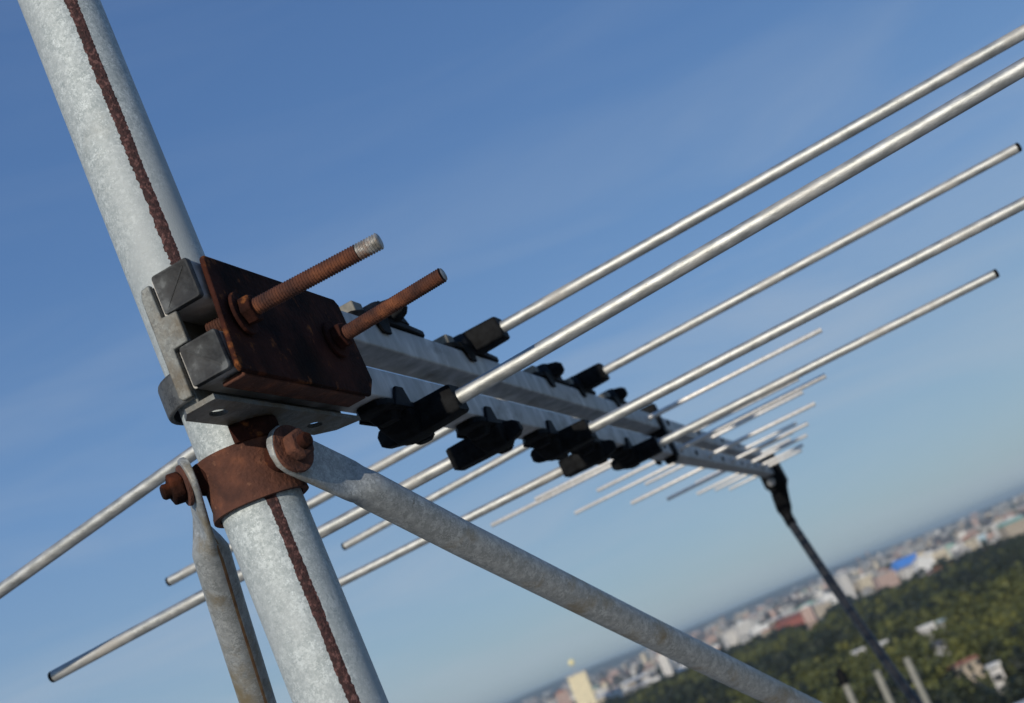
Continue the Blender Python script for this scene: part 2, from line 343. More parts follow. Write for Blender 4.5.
def clip(b, v, s, big=1.0, d=None):
    """moulded insulator: long foot along the boom, raised saddle, sleeve on side s, short tail opposite, screw boss"""
    uf = 18 if v > 0 else -41
    ur = 28 if v > 0 else -51
    Z = lambda h: uf + v * h
    mb = MB()
    half = 60 * big
    poly = [(24, b - half + 10), (29, b - half), (42, b - half), (46.5, b - half + 8), (47, b - 20), (47, b + 20), (46, b + half - 10), (40, b + half), (28, b + half - 4), (24, b + half - 16)]
    poly2 = [(26, b - half + 12), (30, b - half + 3), (41, b - half + 3), (45, b - half + 10), (45.5, b - 20), (45.5, b + 20), (44, b + half - 12), (38, b + half - 8), (29, b + half - 12), (26, b + half - 20)]
    mb.loft([[(x, y, Z(.2)) for x, y in poly], [(x, y, Z(4.2)) for x, y in poly], [(x, y, Z(5.6)) for x, y in poly2]])
    root = mb.build('insulator', blk, ant, .0006)
    mb = MB()
    mb.loft([[(35 + x * 12.4, b + y * 27, Z(5)) for x, y in rrect(1, 1, .2, 2)], [(35 + x * 12, b + y * 24, Z(10)) for x, y in rrect(1, 1, .25, 2)],
             [(35 + x * 9, b + y * 13, Z(19)) for x, y in rrect(1, 1, .4, 2)], [(35 + x * 6, b + y * 8, Z(20)) for x, y in rrect(1, 1, .5, 2)]])
    for bb in (-34, 34):       # end lugs
        mb.loft([[(35 + x * 9, b + bb * big + y * 9, Z(5)) for x, y in rrect(1, 1, .3, 2)], [(35 + x * 6, b + bb * big + y * 6, Z(10.5)) for x, y in rrect(1, 1, .3, 2)]])
    for ee in (-12.2, 12.2):   # side tabs down the flanks of the boom
        mb.loft([[(34.3 + ee + x * 1.3, b - 30 + y * 15, Z(5)) for x, y in rrect(1, 1, .3, 2)], [(34.3 + ee + x * 1.1, b - 26 + y * 6, Z(-9)) for x, y in rrect(1, 1, .3, 2)]])
    mb.build('saddle', blk, root, .0006)
    dd = Vector((1, 0, 0)) if d is None else Vector(d)
    dd = dd * s; c = Vector((35, b, ur)); w = dd.cross(Vector((0, 0, 1))).normalized(); hh = w.cross(dd)
    mb = MB()
    ring = lambda t, a, h: frame_ring(rrect(a, h, min(a, h) * .22, 3), c + dd * t, w, hh)
    mb.loft([ring(-10, 10, 8.5), ring(6, 11, 9.4), ring(12, 10.6, 9.6), ring(35, 10, 9.2), ring(37, 9.2, 8.4), ring(37, 5.2, 5.2)])
    mb.build('sleeve', blk, root)
    mb = MB()
    mb.loft([ring(4, 8, 8), ring(-10, 8, 8), ring(-19, 5, 6), ring(-22, 3, 3.5)])
    mb.build('tail', blk, root)
    mb = MB(); k = [(6.6 * math.cos(t), 6.6 * math.sin(t)) for t in [2 * math.pi * i / 18 for i in range(18)]]
    mb.loft([[(33 + x * 1.2, b + 22 + y * 1.2, Z(4)) for x, y in k], [(33 + x * 1.1, b + 22 + y * 1.1, Z(17)) for x, y in k], [(33 + x * .75, b + 22 + y * .75, Z(19)) for x, y in k]])
    mb.build('screw_boss', blk, root)
    if v > 0:
        mb = MB(); mb.box(27, 43, b - half + 5, b - half + 20, Z(4.8), Z(12.5)); mb.build('foot_insert', insert_m, root, .0008)
    return root

BIG = [  # measured line (two points), height, side, far end s
    ((480, 385), (1024, 67), -51, 1, 640), ((196, 451), (0, 591), 28, -1, 640),
    ((510, 323), (1024, 32), 28, 1, 600), ((459, 458), (54, 676), -51, -1, None),
    ((620, 413), (1024, 203), -51, 1, 545), ((442, 432), (170, 581), 28, -1, None),
    ((610, 368), (1017, 148), 28, 1, None), ((560, 471.5), (339, 583), -51, -1, 385),
    ((680, 433), (995, 274), -51, 1, None), ((524, 447), (345, 546), 28, -1, None)]
BB = []
for p, q, u0, s, far in BIG:
    base, d, ss = fitrod(p, q, u0)
    BB.append((base.y, u0, s))
    end = ss[1] if far is None else s * far
    rod(base, d, -s * 8, end, 5.0)
    clip(base.y, 1 if u0 > 0 else -1, s, 1.0 if base.y < 600 else .85, d)
def onU(px, py, u0):
    v = ray(px, py); dd = Vector((v.dot(Ew), v.dot(Bw), v.dot(Uw))); t = (u0 - CAMR.z) / dd.z; return CAMR + dd * t
THIN = [(822, 330, 8), (826, 376, -31), (815, 403, -31), (803, 392, 8), (808, 423, -31), (807, 435, -31), (803, 445, -31),
        (491, 526, 8), (535, 500, 8), (575, 513, 8), (597, 491, 8), (645, 484, 8), (631, 503, -31), (667, 499, -31), (697, 494, -31), (715, 490, -31)]
for px, py, u0 in THIN:
    p = onU(px, py, u0); s = 1 if p.x > 35 else -1
    dv = Vector((1, random.uniform(-.012, .012), random.uniform(-.004, .004))).normalized()
    rod(Vector((35, p.y, u0)), dv, 0, (p.x - 35) / dv.x, 3.5)
for bb, u0, e_ in ((1340, 8, 225), (2190, -31, 134), (1790, 8, 188), (2000, 8, 160), (2150, 8, 138), (2290, 8, 118), (2310, -31, -58), (2230, 8, -110)):
    rod(Vector((35, bb, u0)), Vector((1, 0, 0)), 0, e_ - 35, 3.5)
# rivets holding the thin rods
for bb in (1004, 1129, 1260, 1392, 1537, 1665, 1790, 1887, 2000, 2077, 2150, 2290):
    for u0 in (10, -31):
        mb = MB(); lathe((44.6, bb + 12, u0), (1, 0, 0), [(0, 4.2), (2.2, 4.0), (3.0, 2.6), (2.6, 1.2)], mb, 14); mb.build('rivet', hole_m, ant)
# black spacer joining the two booms
for bb in (1075,):
    mb = MB(); mb.box(45.2, 49, bb - 12, bb + 12, -44, 24); mb.box(18.5, 22.8, bb - 12, bb + 12, -44, 24); mb.box(22.7, 45.3, bb - 12, bb + 12, -19.8, -3.2)
    mb.build('spacer', blk, ant, .001)
    mb = MB(); mb.box(22, 50, bb - 11, bb + 11, 18.5, 33); mb.build('spacer_cap', blk, ant, .002)
    mb = MB(); mb.box(30, 46, bb - 9, bb + 9, -49, -41.0); mb.build('spacer_cap', blk, ant, .002)
# feed box at the front tip
mb = MB(); mb.loft([[(36 + x, 2402 + y, z) for x, y in rrect(a, c, 5, 3)] for z, a, c in ((8, 20, 26), (4, 25, 32), (-62, 26, 34), (-76, 18, 24))]); mb.build('feed_box', blk, ant, .001)
mb = MB(); lathe((30, 2372, -52), (0, -1, -.3), [(0, 9), (10, 9), (11, 7), (18, 7)], mb, 18); mb.build('end_screw', bare, ant)

# ------------------------------------------------------------------ cable
cab = wthing('coaxial_cable', rig2w((38, 2408, -60)), 'thick black cable hanging from the front tip of the aerial', 'cable')
start = rig2w((38, 2408, -60))
pts = [start, at_depth(786, 513, 2.93), at_depth(806, 545, 2.86), at_depth(835, 588, 2.74), at_depth(868, 636, 2.60), at_depth(900, 681, 2.48), at_depth(930, 722, 2.38)]
d = (pts[-1] - pts[-2])
pts += [pts[-1] + d * 1.5 + Vector((0, 0, -.05)), pts[-1] + d * 2.8 + Vector((0, 0, -.25)), pts[-1] + d * 3.4 + Vector((0, -.03, -.75)), pts[-1] + d * 3.4 + Vector((-.1, -.3, -1.02))]
P = [Vector(p) for p in pts]; sm = []
for i in range(len(P) - 1):
    p0, p1, p2, p3 = P[max(i - 1, 0)], P[i], P[i + 1], P[min(i + 2, len(P) - 1)]
    for k in range(8):
        t = k / 8; sm.append(.5 * ((2 * p1) + (p2 - p0) * t + (2 * p0 - 5 * p1 + 4 * p2 - p3) * t * t + (3 * p1 - p0 - 3 * p2 + p3) * t ** 3))
sm.append(P[-1])
mb = MB(); mb.tube([p - start for p in sm], .0105, 20); mb.build('sheath', cablem, cab)
mb = MB(); mb.tube([p - start for p in (sm[0], sm[1], sm[4], sm[7], sm[8], sm[9])], [.018, .021, .020, .018, .014, .012], 20); mb.build('connector', blk, cab)
mb = MB(); mb.tube([p - start for p in (sm[9], sm[10], sm[11])], [.0125, .0125, .0125], 20); mb.build('collar_ring', blk, cab)

# ------------------------------------------------------------------ clamp holding the booms
clamp = thing('boom_clamp', (30, 0, -48), 'rusty brown plate with two long threaded bolts gripping the booms against the pole', 'clamp')
def hole_poly(poly, holes): return poly
# outer rusty channel plate
mb = MB()
prof = [(51, 20), (47.9, 20), (46.2, 18.3), (44.5, 20.3), (51, 20)]
pl = [(-60, 17), (-58, 19), (84, 19.5), (88, 16), (90, -33), (78, -44), (-66, -43.5), (-68, -41)]
mb.loft([[(ee, b_, u_) for b_, u_ in pl] for ee in (46.6, 49.2)])
mb.build('outer_plate', rust_dk, clamp, .0008)
mb = MB(); mb.loft([[(ee, b_, u_) for b_, u_ in ((-60, -41.8), (76, -41.8), (76, -44.4), (-60, -44.4))] for ee in (34, 46.5)])
mb.build('plate_lip', rust, clamp, .0008)
# inner galvanised bracket: web, near end panel, bottom flange with notch and two slots
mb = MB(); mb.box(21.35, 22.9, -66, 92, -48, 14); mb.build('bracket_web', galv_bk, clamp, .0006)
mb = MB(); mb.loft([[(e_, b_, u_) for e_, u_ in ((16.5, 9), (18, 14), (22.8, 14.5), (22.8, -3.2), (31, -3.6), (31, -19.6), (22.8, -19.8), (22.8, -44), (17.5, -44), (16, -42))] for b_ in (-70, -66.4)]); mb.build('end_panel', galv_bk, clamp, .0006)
def flange(name, u0, u1):
    import bmesh
    outer = [(33, -70), (17, -70), (11, -62), (11, -26)]
    for k in range(13):
        a = R_(-62 + 124 * k / 12); outer.append((22.4 * math.cos(a) + .0, 22.4 * math.sin(a)))
    outer += [(11, 26), (11, 70), (19, 84), (33, 90)]
    holes = []
    for hb in (-49, 52):
        holes.append([(21.5 + 3.6 * math.cos(t), hb + 7 * math.sin(t)) for t in [2 * math.pi * i / 14 for i in range(14)]])
    bm = bmesh.new(); edges = []
    for loop in [outer] + holes:
        v = [bm.verts.new(((x - 30) / 1000, y / 1000, (u0 + 48) / 1000)) for x, y in loop]
        edges += [bm.edges.new((v[i], v[(i + 1) % len(v)])) for i in range(len(v))]
    bmesh.ops.triangle_fill(bm, edges=edges, use_beauty=True)
    r = bmesh.ops.extrude_face_region(bm, geom=list(bm.faces))
    for v in [x for x in r['geom'] if isinstance(x, bmesh.types.BMVert)]: v.co.z += (u1 - u0) / 1000
    bmesh.ops.recalc_face_normals(bm, faces=bm.faces)
    me = bpy.data.meshes.new(name); bm.to_mesh(me); bm.free(); me.materials.append(galv_bk)
    o = bpy.data.objects.new(name, me); COL.objects.link(o); o.parent = clamp; return o
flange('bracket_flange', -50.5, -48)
# saddle strap round the back of the pole
mb = MB(); rin, rout = 24.6, 27.0; rows_i = []; rows_o = []
path = [(23, -rin + .0)] ; pin = [(21, -24.5)] + [(-rin * math.sin(R_(a)) , -rin * math.cos(R_(a))) for a in range(0, 181, 12)] + [(21, 23)]
pout = [(21, -27)] + [(-rout * math.sin(R_(a)), -rout * math.cos(R_(a))) for a in range(0, 181, 12)] + [(21, 26)]
U0, U1 = -32, -10
rings = []
for (xi, yi), (xo, yo) in zip(pin, pout): rings.append([(xi, yi, U0 + 2), (xo, yo, U0 + 2), (xo * 1.01, yo * 1.01, U0 + 4), (xo * 1.01, yo * 1.01, U1 - 4), (xo, yo, U1 - 2), (xi, yi, U1 - 2)])
mb.loft(rings); mb.build('saddle_strap', strap_m, clamp, .0008)
# threaded bolts
def bolt(p0, p1, r, bare_len):
    p0, p1 = Vector(p0), Vector(p1); ax = (p1 - p0).normalized(); Ln = (p1 - p0).length
    t = -18; prof = []
    while t < Ln - bare_len - .6: prof += [(t, r * .885), (t + .3, r * .885), (t + .8, r), (t + 1.05, r)]; t += 1.45
    mb = MB(); lathe(p0, ax, prof, mb, 24); bo = mb.build('bolt', bolt_m, clamp)
    mb = MB(); prof = []
    while t < Ln - 1.3: prof += [(t, r * .885), (t + .3, r * .885), (t + .8, r), (t + 1.05, r)]; t += 1.45
    prof += [(Ln - .2, r * .86), (Ln, r * .75)]
    lathe(p0, ax, prof, mb, 24); mb.build('bolt_tip', tip_m, bo)
    return bo, p0, ax
for p0, p1, bl in (((50, -46, -12), (126.5, -41, -12.5), 12), ((50, 56, -12), (124, 51, -11), 1.6)):
    bo, c, ax = bolt(p0, p1, 4.35, bl)
    mb = MB(); lathe(c, ax, [(0.2, 11.5), (2, 11.3), (2.1, 5)], mb, 28); mb.build('washer', rust_dk, bo, .0003)
    mb = MB(); axial(HEX(7.8, 12), c, ax, 2.1, 8, mb); mb.build('nut', rust_dk, bo, .0008)

# ------------------------------------------------------------------ collar for the stays
col = thing('stay_collar', (0, 0, -77), 'rusty brown band clamped round the pole with two bolts for the stays', 'collar')
prof = [(-89.5, 22.0), (-89.5, 25.2), (-87.5, 25.0), (-84, 23.9), (-76, 23.7), (-66, 23.9), (-61, 24.9), (-59.5, 25.0), (-59.5, 22.0)]
mb = MB(); n = 56; rings = []
for a in [2 * math.pi * i / n for i in range(n)]:
    wob = 1 + .004 * math.sin(3 * a + 1) ; rings.append([(r * wob * math.cos(a), r * wob * math.sin(a), z + .5 * math.sin(2 * a)) for z, r in prof])
rings.append(rings[0]); mb.loft(rings, cap=False); mb.build('band', rust, col)
mb = MB(); shadow_block = []  # added dark block in place of the shadow below the bracket flange
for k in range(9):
    a = R_(-66 + 60 * k / 8); shadow_block.append([(r * math.cos(a), r * math.sin(a), z) for r, z in ((21.6, -60.5), (27, -60.5), (27.5, -52), (25, -48.8), (21.6, -48.8))])
mb.loft(shadow_block); mb.build('shadow_block', rust_dk, col, .0008)
A1 = Vector((-.75, -.66, 0)).normalized(); A2 = Vector((.95, -.32, 0)).normalized(); A3 = Vector((-.2, .98, 0)).normalized()
C1, C2 = Vector((0, 0, -66)), Vector((0, 0, -73))
for c, ax, r0, wr in ((C1, A1, 27, 10.8), (C2, A2, 29, 13)):
    mb = MB(); lathe(c, ax, [(20, 9), (24, 8.5), (27, 7), (r0 - .2, 7)], mb, 22); bs = mb.build('boss', rust_dk, col)
    mb = MB(); lathe(c, ax, [(r0 + 4.2, wr), (r0 + 6.2, wr - .3), (r0 + 6.3, 4)], mb, 28); mb.build('washer', rust, bs, .0003)
    mb = MB(); axial(HEX(8.4, 20), c, ax, r0 + 6.3, r0 + 13, mb); mb.build('nut', rust if wr > 12 else rust_dk, bs, .0014)
    mb = MB(); lathe(c, ax, [(r0 - 2, 4), (r0 + 16, 4), (r0 + 17, 3.2)], mb, 18); mb.build('bolt', rust_dk, bs)

# stays: tubes hammered flat at the bolt
def brace(name, label, c, ax, r0, path, dia, flat_w, streak, group, flat_len=8):
    base = Vector(c) + ax * (r0 + 2)
    t = thing(name, base, label, 'stay', group)
    pts = [Vector(p) for p in path]; rr = dia / 2
    # resample
    dirs0 = (pts[0] - base).normalized()
    out_pts = [base - dirs0 * 13.5, base - dirs0 * 12, base - dirs0 * 8, base - dirs0 * 2, base + dirs0 * 8, base + dirs0 * 18]
    ws = [3, 7, 11.5, flat_w / 2, flat_w / 2, flat_w / 2]; ts = [2.0] * 6
    full = [base + dirs0 * 18] + pts
    cum = 0
    segs = []
    for i in range(len(full) - 1):
        a, b = full[i], full[i + 1]; L_ = (b - a).length; k = max(2, int(L_ / 5)) if cum < 120 else 4
        for j in range(1, k + 1):
            q = a.lerp(b, j / k); out_pts.append(q); cum += L_ / k
            m = min(1, max(0, cum - flat_len) / 22); m = m * m * (3 - 2 * m)
            ws.append(flat_w / 2 * (1 - m) + rr * m); ts.append(2.0 * (1 - m) + rr * m)
    rings = []; nn = ax.copy()
    for i, q in enumerate(out_pts):
        dd = (out_pts[min(i + 1, len(out_pts) - 1)] - out_pts[max(i - 1, 0)]).normalized()
        nn = (nn - dd * nn.dot(dd)).normalized(); wv = dd.cross(nn)
        p = 2 + 3 * max(0, 1 - ts[i] / rr * 1.4); ring = []
        for k in range(36):
            a = 2 * math.pi * k / 36; ca, sa_ = math.cos(a), math.sin(a)
            ring.append(q + wv * (math.copysign(abs(ca) ** (2 / p), ca) * ws[i]) + nn * (math.copysign(abs(sa_) ** (2 / p), sa_) * ts[i]))
        rings.append(ring)
    mb = MB(); mb.loft(rings); o = mb.build('tube', galv_br, t)
    if streak:                                   # rust run down from the bolt hole along the crease
        o.data.materials.append(streak_m); dv = Vector((.66, -.75, 0)); prev = None
        for i in range(4, min(len(rings) - 1, 60)):
            q = out_pts[i]; k = max(range(36), key=lambda z: (rings[i][z] - q).normalized().dot(dv))
            for dk in (0,):
                o.data.polygons[i * 36 + (k + dk) % 36].material_index = 1
    return t
def ext(path, zroof=-1.6):
    a, b = Vector(path[-2]), Vector(path[-1]); aw, bw = rig2w(a), rig2w(b); d = bw - aw; k = (zroof - bw.z) / d.z
    return path + [tuple(b + (b - a) * k)]
def rp(px, py, z): return tuple(w2rig(at_depth(px, py, z)))
p2 = ext([rp(352, 481, .655), rp(465, 540, .715), rp(637, 626, .83), rp(780, 696, .97)])
brace('stay_tube', 'long grey steel stay running down to the right from the collar towards the city', C2, A2, 29, p2, 20.4, 26, False, 'tubular stays bolted to the collar', flat_len=20)
p1 = ext([rp(206, 535, .645), rp(227, 605, .672), rp(258, 703, .705)])
brace('stay_tube', 'short grey steel stay left of the pole, seen with its flattened end edge-on', C1, A1, 27, p1, 19.6, 25, True, 'tubular stays bolted to the collar')
# ------------------------------------------------------------------ roof the rig stands on
conc = mat('roof_concrete', (.24, .23, .21), .9, 0, (.36, .35, .32), scale=1.5, bump=.3, bscale=30)
tb = wthing('host_building', (0, 2, GZ), 'concrete roof under the aerial pole', 'building')
mb = MB(); mb.box(-6, 4, -12, 3.2, 0, -1.6 - GZ); mb.box(-6, 30, -12, 1.5, 0, -6 - GZ); mb.build('tower', conc, tb, .02, smooth=False)

# ------------------------------------------------------------------ town
def bmat(name, c, c2=None):
    m = mat(name, c, .85, 0, c2 or tuple(min(1, x * 1.2) for x in c), scale=.3, detail=4)
    if name.startswith('wall') or name.startswith('tower'):
        t = m.node_tree; b = t.nodes['Principled BSDF']; co = N(t, 'ShaderNodeTexCoord'); sp = N(t, 'ShaderNodeSeparateXYZ'); ad = N(t, 'ShaderNodeMath', operation='ADD')
        cb = N(t, 'ShaderNodeCombineXYZ'); br = N(t, 'ShaderNodeTexBrick'); br.offset = 0
        t.links.new(co.outputs['Object'], sp.inputs[0]); t.links.new(sp.outputs[0], ad.inputs[0]); t.links.new(sp.outputs[1], ad.inputs[1]); t.links.new(ad.outputs[0], cb.inputs[0]); t.links.new(sp.outputs[2], cb.inputs[1])
        t.links.new(cb.outputs[0], br.inputs['Vector']); br.inputs['Scale'].default_value = 1; br.inputs['Brick Width'].default_value = 3.4; br.inputs['Row Height'].default_value = 3.1; br.inputs['Mortar Size'].default_value = .85
        br.inputs['Color1'].default_value = (.04, .045, .05, 1); br.inputs['Color2'].default_value = (.07, .075, .08, 1)
        t.links.new(b.inputs['Base Color'].links[0].from_socket, br.inputs['Mortar']); t.links.new(br.outputs['Color'], b.inputs['Base Color'])
    return m
WALLS = [bmat('wall_white', (.62, .60, .56)), bmat('wall_cream', (.60, .52, .38)), bmat('wall_grey', (.34, .34, .33)), bmat('wall_pink', (.45, .32, .27)), bmat('wall_tan', (.42, .36, .28))]
ROOFS = [bmat('roof_grey', (.30, .29, .28)), bmat('roof_tile', (.30, .12, .075)), bmat('roof_white', (.60, .60, .58)), bmat('roof_green', (.20, .38, .32)), bmat('roof_dark', (.09, .09, .10))]
blue = bmat('roof_blue', (.06, .22, .60)); 
def building(p, w, d, h, rot, wm, rm, label, name='building', cat='building', group=None, gable=False, pitch=.22):
    t = wthing(name, p, label, cat, group); t.rotation_euler = (0, 0, rot)
    mb = MB(); mb.box(-w / 2, w / 2, -d / 2, d / 2, 0, h); mb.build('wall', wm, t, smooth=False)
    mb = MB()
    if gable:
        o_ = .6; rh = d * pitch
        mb.add([(-w / 2 - o_, -d / 2 - o_, h + .02), (w / 2 + o_, -d / 2 - o_, h + .02), (w / 2 + o_, d / 2 + o_, h + .02), (-w / 2 - o_, d / 2 + o_, h + .02), (-w / 2 - o_, 0, h + rh), (w / 2 + o_, 0, h + rh)],
               [(0, 1, 5, 4), (2, 3, 4, 5), (0, 4, 3), (1, 2, 5), (0, 3, 2, 1)])
    else:
        mb.box(-w / 2 - .3, w / 2 + .3, -d / 2 - .3, d / 2 + .3, h + .02, h + .9)
        if w > 13: mb.box(-w * .2, w * .1, -d * .2, d * .15, h + .9, h + 3.2)
    mb.build('roof', rm, t, smooth=False)
    return t
FOOT = []
def special(px, py, w, d, h, rot, wm, rm, label, **k):
    p = hpt(px, py); FOOT.append((p.x, p.y, max(w, d))); return building((p.x, p.y, GZ), w, d, h, rot, wm, rm, label, **k)
white2 = bmat('wall_bright', (.80, .79, .76))
# cream tower with a ball on a thin spire
tp = azd(577, 1500); FOOT.append((tp.x, tp.y, 30))
tw = wthing('cream_tower', (tp.x, tp.y, GZ), 'tall cream tower with a ball on its spire, rising over the skyline', 'tower')
th = 48
mb = MB(); mb.box(-11, 11, -11, 11, 0, th); mb.build('wall', bmat('tower_cream', (.80, .70, .46)), tw, smooth=False)
mb = MB(); mb.box(-12, 12, -12, 12, th + .02, th + 1.4); mb.build('cornice', WALLS[0], tw, smooth=False)
mb = MB(); mb.tube([(0, 0, th + 1.4), (0, 0, th + 12)], [.5, .25], 8); mb.build('spire', WALLS[2], tw)
mb = MB(); prof = [(3.6 * math.sin(R_(a)), th + 15 - 3.6 * math.cos(R_(a))) for a in range(5, 180, 17)]
mb.loft([[(r * math.cos(t), r * math.sin(t), z) for t in [2 * math.pi * i / 16 for i in range(16)]] for r, z in prof]); mb.build('ball', bmat('ball_gold', (.80, .70, .35)), tw)
special(914, 571, 52, 42, 9, .25, WALLS[0], blue, 'hall with a bright blue roof on the skyline at the right', gable=True, pitch=.34)
special(935, 566, 40, 22, 17, .25, WALLS[1], ROOFS[2], 'cream block just right of the blue-roofed hall')
special(812, 612, 60, 26, 12, .35, WALLS[0], ROOFS[3], 'long low block with a pale green roof left of the cable')
special(798, 626, 46, 22, 11, .35, bmat('wall_brick', (.34, .10, .07)), bmat('roof_brick', (.22, .085, .065)), 'red brick hall in front of the pale green roof', gable=True)
special(668, 683, 50, 12, 7, .4, WALLS[0], ROOFS[2], 'long white shed at the wood edge below the diagonal stay', gable=True)
special(748, 640, 22, 16, 26, .3, WALLS[0], ROOFS[2], 'white apartment block right above the diagonal stay')
special(733, 646, 18, 16, 22, .3, WALLS[0], ROOFS[0], 'pale apartment block with a grey roof beside the diagonal stay')
special(852, 600, 12, 12, 34, .3, WALLS[0], ROOFS[2], 'slim white tower just right of the cable')
special(870, 592, 20, 16, 22, .3, WALLS[1], ROOFS[2], 'squat cream tower between the cable and the blue-roofed hall')
special(889, 588, 26, 18, 18, .2, WALLS[3], ROOFS[0], 'pinkish block just left of the blue-roofed hall')
special(1000, 530, 40, 20, 11, .2, WALLS[1], ROOFS[2], 'wide cream block at the right edge of the skyline')
special(975, 545, 44, 18, 10, .2, bmat('wall_bluish', (.42, .56, .62)), ROOFS[2], 'pale blue-grey block near the right end of the skyline')
special(955, 556, 36, 20, 14, .2, bmat('wall_mint', (.44, .52, .44)), ROOFS[3], 'pale mint block right of the cream block')
special(936, 648, 5.5, 4.5, 9.5, .4, WALLS[0], ROOFS[2], 'white house standing alone amid the trees at the right')
special(950, 638, 7, 5, 8, .9, WALLS[2], bmat('roof_bluegrey', (.30, .38, .42)), 'blue-grey roofed house behind the white house amid the trees', gable=True)
special(944, 668, 6, 6, 8, .4, WALLS[2], ROOFS[4], 'dark grey house below the white house amid the trees', gable=True)
special(890, 662, 5, 4, 8.5, .4, WALLS[0], ROOFS[2], 'small white house just right of the cable amid the trees')
special(866, 668, 5, 3.5, 8, .4, WALLS[0], ROOFS[2], 'small white house just left of the cable amid the trees')
special(972, 682, 8.5, 4, 6, .35, WALLS[4], ROOFS[1], 'low house with a red tiled roof amid the trees at the lower right', gable=True)
special(1007, 694, 2.4, 2.4, 7.5, .35, WALLS[0], ROOFS[2], 'slim white tower block at the lower right corner')
special(602, 708, 34, 14, 12, .4, WALLS[1], ROOFS[2], 'long cream terrace at the bottom edge beside the cream tower', gable=True)
special(640, 698, 26, 12, 11, .4, WALLS[0], ROOFS[0], 'white terrace behind the wood, right of the cream tower', gable=True)
for px, py, w_, h_ in ((705, 662, 22, 15), (762, 636, 26, 13), (832, 606, 24, 16), (846, 602, 14, 24), (928, 573, 22, 17), (966, 553, 34, 13), (1014, 525, 30, 12), (652, 690, 24, 11), (622, 700, 26, 12), (690, 671, 20, 10)):
    special(px, py, w_, 14, h_, .25, white2, ROOFS[2], 'larger bright white block where the wood meets the town', group='bright white blocks at the wood edge')
# anonymous town blocks, nearest first
cnt = 0; tries = 0
BARE = lambda d: d > 900
while cnt < 250 and tries < 6000:
    tries += 1
    px = random.uniform(470, 1120); dist = 1330 * math.exp(random.random() ** 1.15 * 1.75)
    p = azd(px, dist)
    edge = 1330 if px > 950 else 1130 + (px - 850) * 2 if px > 850 else 1130 if px > 780 else 1450
    if dist < edge: continue
    w = random.choice((9, 12, 16, 22, 30)) * (1 + dist / 9000); dd = random.uniform(8, 16); h = random.choice((6, 7, 8, 9, 12, 14, 18, 22) if random.random() > .06 else (30, 34))
    if any(math.hypot(p.x - a, p.y - b) < (c + w) * .62 for a, b, c in FOOT): continue
    FOOT.append((p.x, p.y, w)); cnt += 1
    wm = random.choices(WALLS, (5, 3, 4, 3, 4))[0]; rm = random.choices(ROOFS, (5, 4, 4, .6, 3))[0]
    building((p.x, p.y, GZ), w, dd, h, random.choice((.2, .35, .5, 1.3, -.4)), wm, rm, 'small blurred house block among the town roofs along the skyline',
             name='town_house', cat='building', group='blurred house blocks of the town along the skyline', gable=random.random() < .5)
# the far districts, too many and too small to count
r2 = np.random.default_rng(3)
for ci, (wm, nm) in enumerate(((WALLS[0], 'pale'), (WALLS[2], 'grey'), (WALLS[4], 'tan'), (WALLS[3], 'pinkish'), (ROOFS[4], 'dark'))):
    mb = MB()
    for _ in range((130, 480, 170, 160, 560)[ci]):
        px = float(r2.uniform(440, 1150)); dist = 2300 * math.exp(float(r2.random()) * 1.5); p = azd(px, dist); a = float(r2.choice([.2, .5, 1.2, -.4]))
        w, d, h = float(r2.uniform(7, 26)) * dist / 3500, float(r2.uniform(6, 12)), float(r2.choice([5, 6, 8, 10, 14, 20])) * (.7 + dist / 9000)
        c, s_ = math.cos(a), math.sin(a); q = [(p.x + c * x - s_ * y, p.y + s_ * x + c * y) for x, y in ((-w / 2, -d / 2), (w / 2, -d / 2), (w / 2, d / 2), (-w / 2, d / 2))]
        mb.prism(q, GZ, GZ + h)
    o = mb.build('distant_roofs', wm, smooth=False); setp(o, nm + ' specks of the far town districts near the horizon', 'distant town', kind='stuff')
# two thin chimneys on the skyline
for px, h in ((858, 46), (868, 50), (722, 44)):
    p = azd(px, 2300); t = wthing('chimney_stack', (p.x, p.y, GZ), {858: 'thin pale chimney on the skyline left of the blue-roofed hall, the lower of the two', 868: 'thin pale chimney on the skyline left of the blue-roofed hall, the taller of the two', 722: 'thin pale chimney on the skyline above the diagonal stay'}[px], 'chimney')
    mb = MB(); mb.tube([(0, 0, 0), (0, 0, h)], [2.2, 1.3], 12); mb.build('shaft', WALLS[2], t)
    mb = MB(); mb.tube([(0, 0, h), (0, 0, h + 2)], [1.6, 1.6], 12); mb.build('rim', ROOFS[1], t)

# ------------------------------------------------------------------ grey pipes standing on the neighbouring roof
wing = wthing('lower_roof_wing', (9, 22, GZ), 'lower flat roof carrying the three grey pipes below the frame', 'building')
mb = MB(); mb.box(-6, 8, -9, 7, 0, -6.4 - GZ); mb.build('wall', conc, wing, .02, smooth=False)
pipe_m = mat('pipe_paint', (.19, .19, .16), .6, .1, (.28, .27, .23), scale=6, bump=.1)
for (px, py), lb, rr, zt in (((906, 658), 'grey pipe right of the cable at the bottom edge, tallest of the three', .075, 26), ((876, 671), 'grey pipe left of the cable at the bottom edge, middle of the three', .075, 26), ((845, 684), 'grey pipe with a dark cap, leftmost of the three at the bottom edge', .075, 26)):
    tpnt = at_depth(px, py, zt); t = wthing('vent_pipe', (tpnt.x, tpnt.y, -6.4), lb, 'pipe', 'vent pipes on the lower roof')
    mb = MB(); mb.tube([(0, 0, 0), (0, 0, tpnt.z + 6.4)], rr, 20); mb.build('pipe', pipe_m, t)
    mb = MB(); mb.tube([(0, 0, 0), (0, 0, .12)], rr * 2, 20); mb.build('foot', conc, t)
    if px == 845: mb = MB(); mb.tube([(0, 0, tpnt.z + 6.4), (0, 0, tpnt.z + 6.6), (0, 0, tpnt.z + 6.75)], [.12, .12, .05], 20); mb.build('cap', blk, t)
